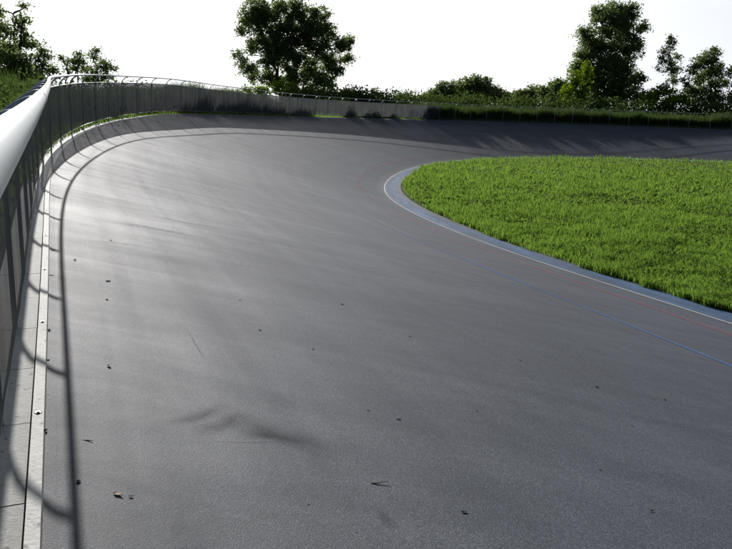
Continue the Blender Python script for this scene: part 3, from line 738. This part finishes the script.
darks = [(109, 366, .04), (398.5, 420, .035), (310, 504, .038), (464, 512, .035), (652, 512, .04), (632, 426, .045), (470, 442, .02), (597, 387, .035), (477, 411, .022), (131, 496, .022), (183, 470, .02), (418, 528, .02),
         (108, 281, .06), (107, 300, .035), (184, 269, .04), (342, 304, .04), (410, 337, .035), (433, 273, .05), (313, 349, .03), (78, 482, .03), (111, 240, .05), (160, 234, .05), (75, 260, .04), (155, 360, .02), (260, 330, .03), (368, 410, .016), (520, 360, .03), (560, 420, .02), (600, 470, .018), (240, 300, .03), (300, 262, .04), (665, 400, .03)]
for i, (x, y, s) in enumerate(darks):
    put('dry_leaf', LM[i % 3], x, y, s * .72, MT['dead'], 'small dark curled dry leaf lying on the grey track surface', 'leaf', 'dark dry leaves scattered over the track')
put('dry_leaf', LM[2], 118, 494, .035, MT['tan'], 'small tan leaf on the track beside the rail shadow near the bottom left', 'leaf')
put('dry_leaf', LM[0], 354, 534, .03, MT['tan'], 'tan leaf fleck on the track near the bottom middle', 'leaf')
put('dry_leaf', LM[2], 547, 469, .022, MT['tan'], 'tiny pale leaf fleck alone on the lower right of the track', 'leaf')
def twig(px, py, L, label):
    p = on_track(px, py); n = 6; t = np.linspace(-.5, .5, n); path = np.stack([t * L, .08 * L * np.sin(t * 5), np.full(n, .004)], -1)
    V, Q, T = tube(path, np.linspace(.003, .0012, n), 5); o = link('twig', mesh_np('twig', V, Q, T), MT['twig']); o.location = p + [0, 0, -.001]; o.rotation_euler = (0, random.uniform(-.02, .03), random.uniform(-.5, .2)); tag(o, label, 'twig')
for i, (x, y, z_) in enumerate([(46.5, 395, .02), (45, 431, .025), (51.5, 275, .03), (44.5, 470, .02), (49, 330, .022), (43.5, 520, .018), (53, 250, .03), (48, 360, .015)]):
    put('dry_leaf', LM[i % 3], x, y, z_, MT['dead'], 'tiny dry leaf on the asphalt right beside the pale kerb board on the left', 'leaf', 'dry leaves along the kerb board')
twig(380, 483, .075, 'thin brown twig on the track below the middle of the picture')
twig(87, 441, .05, 'short brown twig on the track just right of the rail shadow')

# ------------------------------------------------------------------ light
SUN_AZ, SUN_EL = R(-23.75), R(23.7)
sd = bpy.data.lights.new('sun', 'SUN'); sd.energy = 4.6; sd.angle = R(.53); sd.color = (1, .97, .93)
so = bpy.data.objects.new('sun', sd); COL.objects.link(so)
sv = Vector((math.sin(SUN_AZ) * math.cos(SUN_EL), math.cos(SUN_AZ) * math.cos(SUN_EL), math.sin(SUN_EL)))
so.rotation_euler = sv.to_track_quat('Z', 'Y').to_euler(); so.location = (0, 0, 30)
w = bpy.data.worlds.new('World'); scene.world = w; w.use_nodes = True; nt = w.node_tree; g = NT(nt)
bg = nt.nodes['Background']; sky = g.n('ShaderNodeTexSky', _sky_type='NISHITA'); sky.sun_disc = False
sky.sun_elevation = SUN_EL; sky.sun_rotation = SUN_AZ; sky.air_density = 1.0; sky.dust_density = 3.5; sky.ozone_density = 1.2; sky.altitude = 20
# thin bright cloud veil over the sky
tcw = g.n('ShaderNodeTexCoord').outputs['Generated']
mp = g.scale_vec(tcw, (1, 1, 3.5)); nz = g.noise(mp, 2.6, 6, .55, .3)
dt = g.n('ShaderNodeVectorMath', _operation='DOT_PRODUCT'); g.l(tcw, dt.inputs[0]); dt.inputs[1].default_value = sv
dot = dt.outputs['Value']; sz = g.n('ShaderNodeSeparateXYZ'); g.l(tcw, sz.inputs[0])
haze_f = g.math('MULTIPLY', g.maprange(dot, -.15, .5, 0, 1), g.maprange(sz.outputs[2], .18, .36, 1, 0))
veil = g.math('MAXIMUM', haze_f, g.maprange(dot, .86, .98, 0, 1))
veil = g.math('MULTIPLY', veil, g.maprange(nz, .32, .60, .88, 1.0))
glow = g.mixc(g.maprange(dot, .58, .88, 0, 1), (14.6, 15.1, 16.1), (19.5, 19.7, 20.2))
mc = g.mixc(veil, sky.outputs[0], glow)
g.l(mc, bg.inputs[0]); bg.inputs[1].default_value = .05
scene.view_settings.view_transform = 'Standard'; scene.view_settings.look = 'None'; scene.view_settings.gamma = 1; scene.view_settings.exposure = 0.32
scene.view_settings.use_curve_mapping = False
scene.cycles.transparent_max_bounces = 24; scene.cycles.max_bounces = 8
